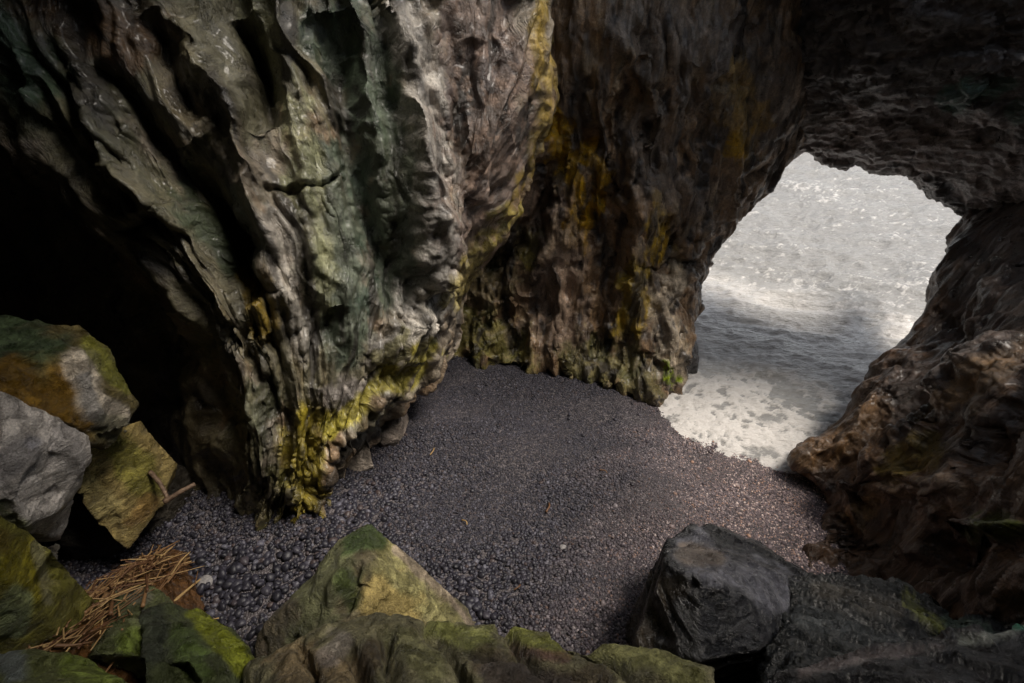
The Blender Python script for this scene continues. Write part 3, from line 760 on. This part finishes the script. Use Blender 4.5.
def pebble_size(x, y):
    s = (x - 2.44) * -.458 + (y - 6.46) * -.889
    t = sstep(2.6, 6.2, s + .25 * -x)
    band = fbm(np.stack([x * .35 + y * .5, (y - x * .5) * 1.3, 0 * x + 12], -1), 3)
    return (.018 + .032 * t) * np.clip(1 + 1.5 * band, .72, 1.22)
def scatter(n, x0, x1, y0, y1):
    x = RS.uniform(x0, x1, n); y = RS.uniform(y0, y1, n)
    z = beach_h(x, y)
    q, Z = to_px(np.stack([x, y, z], -1))
    ok = (Z > .5) & (q[:, 0] > -70) & (q[:, 0] < 1100) & (q[:, 1] > 330) & (q[:, 1] < 740) & (z > -.12)
    return x[ok], y[ok], z[ok], q[ok]
x, y, z, q = scatter(600000, -5.5, 8, 1.6, 9.5)
sz = pebble_size(x, y)
keep = RS.rand(len(x)) < np.minimum(1, (.0195 / sz) ** 2)
x, y, z, q, sz = x[keep], y[keep], z[keep], q[keep], sz[keep]
sc = sz * np.exp(RS.normal(0, .38, len(x)))
sc = np.minimum(sc, sz * 1.9)
sc = np.where(RS.rand(len(x)) < .0012, np.maximum(sc, .05) * 1.35, sc)
z = z + sc * RS.uniform(-.05, .32, len(x))
rot = np.stack([RS.normal(0, .35, len(x)), RS.normal(0, .35, len(x)), RS.uniform(0, 6.283, len(x))], -1)
var = RS.randint(0, 10, len(x))
d = to_px(np.stack([x, y, z], -1))[1]
vis = (q[:, 0] > 168) & (q[:, 0] < 262) & (q[:, 1] > 545) & (q[:, 1] < 606)
score = sc / d * vis
near = np.argsort(-score)[:296]
mask = np.zeros(len(x), bool); mask[near] = True
PG = 'pebbles lying nearest the foreground rocks'
for k in near:
    o = bpy.data.objects.new('pebble', PM[var[k]]); COL.objects.link(o)
    o.location = (x[k], y[k], z[k] + sc[k] * .12); o.rotation_euler = rot[k]; s = sc[k] * 1.1; o.scale = (s, s, s)
    tag(o, 'small rounded grey pebble among many others between the green boulders and the cave wall', 'pebble', PG)
def big_pebble(px, py, size, label, Z=5.0):
    p = P(px, py, Z)
    for _ in range(8):
        zz = float(beach_h(np.array([p[0]]), np.array([p[1]]))[0]) + size * .25
        Z = (CAM[2] - zz) / (SP + (py - 341.5) / FPX * CP); p = P(px, py, Z)
    o = bpy.data.objects.new('pebble', PM[int(px) % 10].copy()); COL.objects.link(o)
    o.data.materials.clear(); o.data.materials.append(M_PALEPEB)
    o.location = p; o.scale = (size, size, size * .8); o.rotation_euler = (0, 0, px)
    tag(o, label, 'pebble')
m, nt, b = new_mat('pale_pebble'); L = nt.links.new
tc = N(nt, 'ShaderNodeTexCoord'); nz = N(nt, 'ShaderNodeTexNoise'); nz.inputs['Scale'].default_value = 5; nz.inputs['Detail'].default_value = 6
L(tc.outputs['Object'], nz.inputs['Vector'])
cr = N(nt, 'ShaderNodeValToRGB'); cr.color_ramp.elements[0].position = .35; cr.color_ramp.elements[0].color = (.2, .19, .19, 1); cr.color_ramp.elements[1].position = .65; cr.color_ramp.elements[1].color = (.36, .34, .33, 1)
L(nz.outputs['Fac'], cr.inputs[0]); L(cr.outputs[0], b.inputs['Base Color']); b.inputs['Roughness'].default_value = .6
M_PALEPEB = m
big_pebble(205, 583, .155, 'largest round pale grey pebble by the dark round boulder')
big_pebble(195, 590, .09, 'second pale pebble touching the largest round one')
big_pebble(153, 580, .09, 'brownish grey pebble near the end of the dry reeds')
big_pebble(563, 547, .08, 'lone pinkish pebble standing out on the dark shingle in the middle')

# the rest: one scattered mass (geometry nodes)
pc = bpy.data.collections.new('pebble_shapes')
for me in PM:
    o = bpy.data.objects.new('pebble_shape', me); pc.objects.link(o)
pm = ~mask
pts = bpy.data.meshes.new('pebbles'); npt = int(pm.sum())
pts.vertices.add(npt); pts.vertices.foreach_set('co', np.stack([x[pm], y[pm], z[pm]], -1).astype(np.float32).ravel())
a = pts.attributes.new('rot', 'FLOAT_VECTOR', 'POINT'); a.data.foreach_set('vector', rot[pm].astype(np.float32).ravel())
tn = sstep(.8, 4.3, x + .45 * (4.5 - y) + 1.1 * fbm(np.stack([x * .7 + y * .5, (y - x * .5) * 1.6, 0 * x], -1), 4))  # light from the arch put into the pebble colour, stronger to the right
a = pts.attributes.new('light_tint', 'FLOAT', 'POINT'); a.data.foreach_set('value', tn[pm].astype(np.float32))
a = pts.attributes.new('scl', 'FLOAT', 'POINT'); a.data.foreach_set('value', sc[pm].astype(np.float32))
a = pts.attributes.new('var', 'INT', 'POINT'); a.data.foreach_set('value', var[pm].astype(np.int32))
pts.update()
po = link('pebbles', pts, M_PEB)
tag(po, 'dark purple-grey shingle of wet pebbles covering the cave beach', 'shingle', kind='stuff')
ng = bpy.data.node_groups.new('scatter', 'GeometryNodeTree')
ng.interface.new_socket('Geometry', in_out='INPUT', socket_type='NodeSocketGeometry')
ng.interface.new_socket('Geometry', in_out='OUTPUT', socket_type='NodeSocketGeometry')
gi = ng.nodes.new('NodeGroupInput'); go = ng.nodes.new('NodeGroupOutput')
ci = ng.nodes.new('GeometryNodeCollectionInfo'); ci.inputs['Collection'].default_value = pc
ci.inputs['Separate Children'].default_value = True; ci.inputs['Reset Children'].default_value = True
ip = ng.nodes.new('GeometryNodeInstanceOnPoints'); ip.inputs['Pick Instance'].default_value = True
def na(nm, ty):
    n = ng.nodes.new('GeometryNodeInputNamedAttribute'); n.data_type = ty; n.inputs['Name'].default_value = nm; return n.outputs['Attribute']
er = ng.nodes.new('FunctionNodeEulerToRotation')
ng.links.new(gi.outputs[0], ip.inputs['Points']); ng.links.new(ci.outputs[0], ip.inputs['Instance'])
ng.links.new(na('rot', 'FLOAT_VECTOR'), er.inputs[0]); ng.links.new(er.outputs[0], ip.inputs['Rotation'])
ng.links.new(na('scl', 'FLOAT'), ip.inputs['Scale']); ng.links.new(na('var', 'INT'), ip.inputs['Instance Index'])
ng.links.new(ip.outputs[0], go.inputs[0])
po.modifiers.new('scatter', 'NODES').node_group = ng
print('pebbles', npt)

# ================================================================ SEA
nxs, nys = int(520 * Q), int(620 * Q)
yy = 4.2 + 3.0 * (np.exp(np.linspace(0, 1, nys) * 5.6) - 1) / 3.0
uu = np.linspace(-.35, 1.75, nxs)
U, Yg = np.meshgrid(uu, yy)
X = U * (Yg + 1.5) ; Yw = Yg
def sea_h(X, Y):
    p = np.stack([X, Y, 0 * X], -1)
    s = -((X - 2.44) * -.458 + (Y - 6.46) * -.889)      # distance out from the shore
    dist = np.sqrt(X * X + Y * Y)
    off = sstep(.0, 6, s)
    w = .9 * fbm(p * .15, 2)
    wx = .8 * fbm(p * .55 + 3, 3)
    h = .22 * fbm(np.stack([X * .25 + w, Y * .8 + X * .12, 0 * X], -1), 4)
    h = h + .15 * (ridged(np.stack([X * .38 + 9 + wx, Y * 1.15 + X * .22 + w, 0 * X + 4], -1), 4) - .6)
    h = h + .11 * (ridged(np.stack([X * 1.1 + wx, Y * 2.6 + X * .5, 0 * X + 9], -1), 4) - .6)
    big = .10 * (ridged(np.stack([X * .05 + 3, Y * .21 + X * .04, 0 * X + 2], -1), 2) - .5)
    h = (h + big) * (.18 + .82 * off)
    h = h + .02 * ridged(p * 2.2, 3) * (1 - off)
    return h, s
H, S = sea_h(X, Yw)
Zs = .03 + H * 1.0
lap = sstep(.5, -.2, S)
q_ = np.stack([X * 2.2, Yw * 2.2, 0 * X + 6], -1)
foam_s = S * .8 + .9 * fbm(q_ * .35, 3)
n1 = ridged(np.stack([X * 1.1, Yw * 1.4, 0 * X], -1) + .5 * fbm(q_, 3)[..., None], 4)
n2 = ridged(np.stack([X * 3.1, Yw * 3.6, 0 * X + 3], -1) + .7 * fbm(q_ * 1.7, 3)[..., None], 4)
shore = sstep(6.8, .4, foam_s)
foam = sstep(.62 - .27 * shore, .86 - .24 * shore, .55 * n1 + .45 * n2) * sstep(7.0, 3.6, foam_s)
edge = sstep(.55, .05, np.abs(S - .25)) * sstep(.25, .6, n2 + .2)
qa, qb = np.quantile(H[:400], .86), np.quantile(H[:400], .985)
crest = sstep(qa, qb, H + .03 * (n2 - .5)) * sstep(.35, .75, n2) * .5
streak = sstep(.62, .9, ridged(np.stack([X * .5, Yw * .9, 0 * X + 31], -1) + .6 * fbm(q_ * .6, 3)[..., None], 4)) * sstep(7, 4, S) * .9  # foam streaks, strengthened to brighten the shaded band
glint_fleck = sstep(.70, .92, ridged(np.stack([X * .9 + .6 * fbm(q_ * .5, 3), Yw * 2.4 + X * .4, 0 * X + 77], -1), 4)) * .55 * sstep(.02, .3, fbm(np.stack([X * .3, Yw * .6, 0 * X + 5], -1), 3) + .15)  # white flecks and crests also paint in wave glints
F = np.clip(np.maximum(np.maximum(np.maximum(foam, edge), glint_fleck), np.maximum(crest, streak)), 0, 1)
Zs = Zs + .02 * foam
sea_me = mesh_from('sea', np.stack([X, Yw, Zs], -1).reshape(-1, 3), grid_faces(nys, nxs), np.stack([F, sstep(6.6, 4.4, S + .8 * fbm(q_ * .3, 3)) * sstep(.6, 3.0, S + .9 * fbm(q_ * .4, 3)), F], -1).reshape(-1, 3))  # green channel: water in the roof's shadow painted milky to brighten it
m, nt, b = new_mat('sea_water'); L = nt.links.new
at = N(nt, 'ShaderNodeAttribute', attribute_name='rock_col'); tc = N(nt, 'ShaderNodeTexCoord')
n1 = N(nt, 'ShaderNodeTexNoise'); n1.inputs['Scale'].default_value = 7; n1.inputs['Detail'].default_value = 7; n1.inputs['Roughness'].default_value = .72; L(tc.outputs['Object'], n1.inputs['Vector'])
ma = N(nt, 'ShaderNodeMath', operation='MULTIPLY_ADD'); L(n1.outputs['Fac'], ma.inputs[0]); ma.inputs[1].default_value = 3.4; ma.inputs[2].default_value = -2.0
sxx = N(nt, 'ShaderNodeSeparateColor'); L(at.outputs['Color'], sxx.inputs[0])
mm = N(nt, 'ShaderNodeMath', operation='MULTIPLY_ADD'); mm.use_clamp = True; L(sxx.outputs[0], mm.inputs[0]); mm.inputs[1].default_value = 1.75; L(ma.outputs[0], mm.inputs[2])
mc = N(nt, 'ShaderNodeMix', data_type='RGBA'); L(mm.outputs[0], mc.inputs[0]); wc = N(nt, 'ShaderNodeMix', data_type='RGBA'); L(sxx.outputs[1], wc.inputs[0]); wc.inputs[6].default_value = (.36, .355, .345, 1); wc.inputs[7].default_value = (.86, .83, .79, 1); L(wc.outputs[2], mc.inputs[6]); mc.inputs[7].default_value = (.78, .75, .72, 1)
L(mc.outputs[2], b.inputs['Base Color'])
rm = N(nt, 'ShaderNodeMapRange'); L(mm.outputs[0], rm.inputs[0]); rm.inputs[3].default_value = .12; rm.inputs[4].default_value = .7; L(rm.outputs[0], b.inputs['Roughness'])
b.inputs['IOR'].default_value = 1.33
n2 = N(nt, 'ShaderNodeTexNoise'); n2.inputs['Scale'].default_value = 5; n2.inputs['Detail'].default_value = 7; n2.inputs['Roughness'].default_value = .62
mp = N(nt, 'ShaderNodeMapping'); mp.inputs['Scale'].default_value = (.55, 1.3, 1); mp.inputs['Rotation'].default_value = (0, 0, .2); L(tc.outputs['Object'], mp.inputs[0]); L(mp.outputs[0], n2.inputs['Vector'])
bp = N(nt, 'ShaderNodeBump'); bp.inputs['Strength'].default_value = .9; bp.inputs['Distance'].default_value = .16; L(n2.outputs['Fac'], bp.inputs['Height']); L(bp.outputs[0], b.inputs['Normal'])
M_SEA = m
sea = link('sea', sea_me, M_SEA)
tag(sea, 'bright silvery grey sea with foamy wash seen through the arch', 'sea', kind='structure')

# ================================================================ DRY REEDS
m, nt, b = new_mat('dry_straw'); L = nt.links.new
oi = N(nt, 'ShaderNodeObjectInfo'); cr = N(nt, 'ShaderNodeValToRGB'); e = cr.color_ramp.elements
e[0].color = (.09, .035, .015, 1); e[1].color = (.46, .31, .13, 1); x_ = e.new(.6); x_.color = (.25, .14, .06, 1)
L(oi.outputs['Random'], cr.inputs[0]); L(cr.outputs[0], b.inputs['Base Color']); b.inputs['Roughness'].default_value = .6
M_REED = m
def stick_mesh(name, pts, r0, r1, sides=7):
    pts = catmull(np.array(pts, float), max(8, 4 * len(pts))); n = len(pts)
    t = np.gradient(pts, axis=0); t /= np.linalg.norm(t, axis=1)[:, None]
    ref = np.array([.2, .1, 1.0]); a = np.cross(t, ref); a /= np.linalg.norm(a, axis=1)[:, None]; bb = np.cross(t, a)
    an = np.linspace(0, 2 * math.pi, sides, endpoint=False)
    r = np.linspace(r0, r1, n) * (1 + .18 * RS.rand(n))
    V = (pts[:, None] + r[:, None, None] * (np.cos(an)[None, :, None] * a[:, None] + np.sin(an)[None, :, None] * bb[:, None])).reshape(-1, 3)
    f = []
    for i in range(n - 1):
        for j in range(sides):
            f.append((i * sides + j, i * sides + (j + 1) % sides, (i + 1) * sides + (j + 1) % sides, (i + 1) * sides + j))
    V = np.concatenate([V, pts[:1], pts[-1:]])
    me = bpy.data.meshes.new(name)
    fs = [tuple(q) for q in f] + [(len(V) - 2, (j + 1) % sides, j) for j in range(sides)] + [(len(V) - 1, (n - 1) * sides + j, (n - 1) * sides + (j + 1) % sides) for j in range(sides)]
    me.from_pydata([tuple(v) for v in V], [], fs); me.polygons.foreach_set('use_smooth', np.ones(len(fs), bool)); me.update()
    return me
def gz(p):
    return float(beach_h(np.array([p[0]]), np.array([p[1]]))[0])
def on_beach(px, py, lift=0.0):
    Z = 5.0
    for _ in range(8):
        p = P(px, py, Z); Z = (CAM[2] - gz(p) - lift) / (SP + (py - 341.5) / FPX * CP)
    return P(px, py, Z)
# mound of earth and rotted reed that carries the stalks
A0 = P(30, 655, 3.5); A1 = P(165, 553, 5.0)
SIDE = np.cross(A1 - A0, [0, 0, 1.0]); SIDE /= np.linalg.norm(SIDE)
def mound_at(t, s):
    c = A0 * (1 - t) + A1 * t + SIDE * s * (.34 + .12 * math.sin(t * 3.1))
    c[2] -= .30 * s * s
    return c
mound_pts = [mound_at(t, s) for t in np.linspace(-.05, 1.05, 40) for s in np.linspace(-1.6, 1.6, 22)]
mp_ = np.array(mound_pts); mp_[:, 2] += .03 * fbm(mp_ * 8, 4)
mc_ = np.tile(np.array((.13, .07, .035)), (len(mp_), 1)); mc_ = mixc(mc_, (.05, .03, .018), sstep(-.1, .3, fbm(mp_ * 9, 3)))
mound = link('litter', mesh_from('litter', mp_, grid_faces(40, 22)[:, ::-1], mc_), M_BOUL)
tag(mound, 'brown rotted reed litter heaped beneath the dry stalks', 'reed litter', kind='stuff')
RG = 'dry straw coloured stalks heaped between the boulders'
for k in range(230):
    t = RS.rand() ** .9; s = RS.normal(0, .42)
    c = mound_at(t, s); base = c[2] + .015 + .06 * RS.rand()
    ln = RS.uniform(.22, .8) * (1 if t < .75 else .6)
    dirv = (A1 - A0); dirv /= np.linalg.norm(dirv); ang = RS.normal(.0, .5) if RS.rand() < .85 else RS.uniform(-1.5, 1.5)
    ca, sa = math.cos(ang), math.sin(ang); dx = np.array([dirv[0] * ca - dirv[1] * sa, dirv[0] * sa + dirv[1] * ca, dirv[2] + RS.normal(.03, .12)])
    c = np.array([c[0], c[1], base]); bend = np.array([RS.normal(0, .018), RS.normal(0, .018), RS.normal(.0, .02)])
    pts_ = [c - dx * ln / 2, c + bend, c + dx * ln / 2]
    o = link('reed_stalk', stick_mesh('reed_stalk', pts_, RS.uniform(.004, .008) * (2.2 if RS.rand() < .08 else 1), RS.uniform(.002, .005)), M_REED)
    tag(o, 'dry straw coloured reed stalk in the heap between the left boulders', 'reed', RG)
def stick(pa, pb, r, label, mat=M_REED, name='driftwood_stick', bend=.02):
    a_, b_ = np.array(pa), np.array(pb); mid = (a_ + b_) / 2 + np.array([bend, 0, bend])
    o = link(name, stick_mesh(name, [a_, mid, b_], r, r * .7), mat); tag(o, label, 'stick'); return o
stick(on_beach(163, 583, .03), on_beach(197, 579, .04), .011, 'tan twig lying on the pebbles beside the largest pale pebble')
stick(on_beach(192, 605, .03), on_beach(191, 592, .06), .008, 'short yellow twig below the largest pale pebble')
stick(on_beach(166, 572, .04), on_beach(158, 545, .06), .010, 'brown twig standing at the far end of the reed heap')
stick(on_beach(546, 512, .03), on_beach(549, 503, .03), .012, 'small straw twig alone on the open shingle')
for px_, py_, dx_, dy_, lb in ((430, 455, 4, -7, 'tiny brown twig on the shingle near the yellow foot of the buttress'), (600, 470, 7, 3, 'tiny twig on the open shingle halfway to the water'),
                       (520, 585, -6, 5, 'tiny straw scrap on the shingle behind the long mossy ledge'), (462, 520, 5, 5, 'tiny straw scrap on the shingle right of the pointed boulder')):
    stick(on_beach(px_, py_, .03), on_beach(px_ + dx_, py_ + dy_, .035), .008, lb)
m, nt, b = new_mat('old_wood'); L = nt.links.new
tc = N(nt, 'ShaderNodeTexCoord'); nz = N(nt, 'ShaderNodeTexNoise'); nz.inputs['Scale'].default_value = 30; nz.inputs['Detail'].default_value = 5; L(tc.outputs['Object'], nz.inputs['Vector'])
cr = N(nt, 'ShaderNodeValToRGB'); cr.color_ramp.elements[0].position = .35; cr.color_ramp.elements[0].color = (.07, .04, .025, 1); cr.color_ramp.elements[1].position = .7; cr.color_ramp.elements[1].color = (.24, .16, .10, 1)
L(nz.outputs['Fac'], cr.inputs[0]); L(cr.outputs[0], b.inputs['Base Color']); b.inputs['Roughness'].default_value = .7
stick(P(150,472,4.85), P(168,499,4.75), .022, 'left of two old brown poles leaning against the tan block', m)
stick(P(164,502,4.72), P(195,484,4.85), .026, 'lower of two old brown poles beside the tan block', m)

# ================================================================ camera, light, world
cam = bpy.data.cameras.new('camera'); co = bpy.data.objects.new('camera', cam); COL.objects.link(co)
cam.sensor_width = 36; cam.lens = 18.0; cam.clip_end = 3000; cam.clip_start = .05
co.location = CAM; co.rotation_euler = (math.pi / 2 - PITCH, 0, 0)
SC.camera = co
SUN_EL, SUN_AZ = SUNE, SUNA      # azimuth from +Y towards +X
w = bpy.data.worlds.new('World'); SC.world = w; w.use_nodes = True
nt = w.node_tree; nt.nodes.clear(); L = nt.links.new
wo = nt.nodes.new('ShaderNodeOutputWorld'); bg = nt.nodes.new('ShaderNodeBackground'); sk = nt.nodes.new('ShaderNodeTexSky')
sk.sky_type = 'NISHITA'; sk.sun_disc = False; sk.sun_elevation = SUN_EL; sk.sun_rotation = SUN_AZ
sk.dust_density = 1.2; sk.air_density = 1.0; sk.ozone_density = .6
hs = nt.nodes.new('ShaderNodeHueSaturation'); hs.inputs['Saturation'].default_value = .3
L(sk.outputs[0], hs.inputs['Color']); L(hs.outputs[0], bg.inputs[0]); L(bg.outputs[0], wo.inputs[0]); bg.inputs[1].default_value = .078
sl = bpy.data.lights.new('sun', 'SUN'); so = bpy.data.objects.new('sun', sl); COL.objects.link(so)
sl.energy = 1.8; sl.angle = math.radians(22); sl.color = (1, .91, .80)
sd = Vector((math.sin(SUN_AZ) * math.cos(SUN_EL), math.cos(SUN_AZ) * math.cos(SUN_EL), math.sin(SUN_EL)))
so.rotation_euler = sd.to_track_quat('Z', 'Y').to_euler()

SC.render.engine = 'CYCLES'
SC.view_settings.view_transform = 'Standard'; SC.view_settings.look = 'None'; SC.view_settings.gamma = 1
SC.view_settings.exposure = 1.15
cy = SC.cycles; cy.use_denoising = True
try: cy.denoiser = 'OPENIMAGEDENOISE'
except Exception: pass
cy.max_bounces = 4; cy.diffuse_bounces = 1; cy.glossy_bounces = 2; cy.transmission_bounces = 2; cy.sample_clamp_indirect = 6
cy.use_adaptive_sampling = True; cy.adaptive_threshold = .02
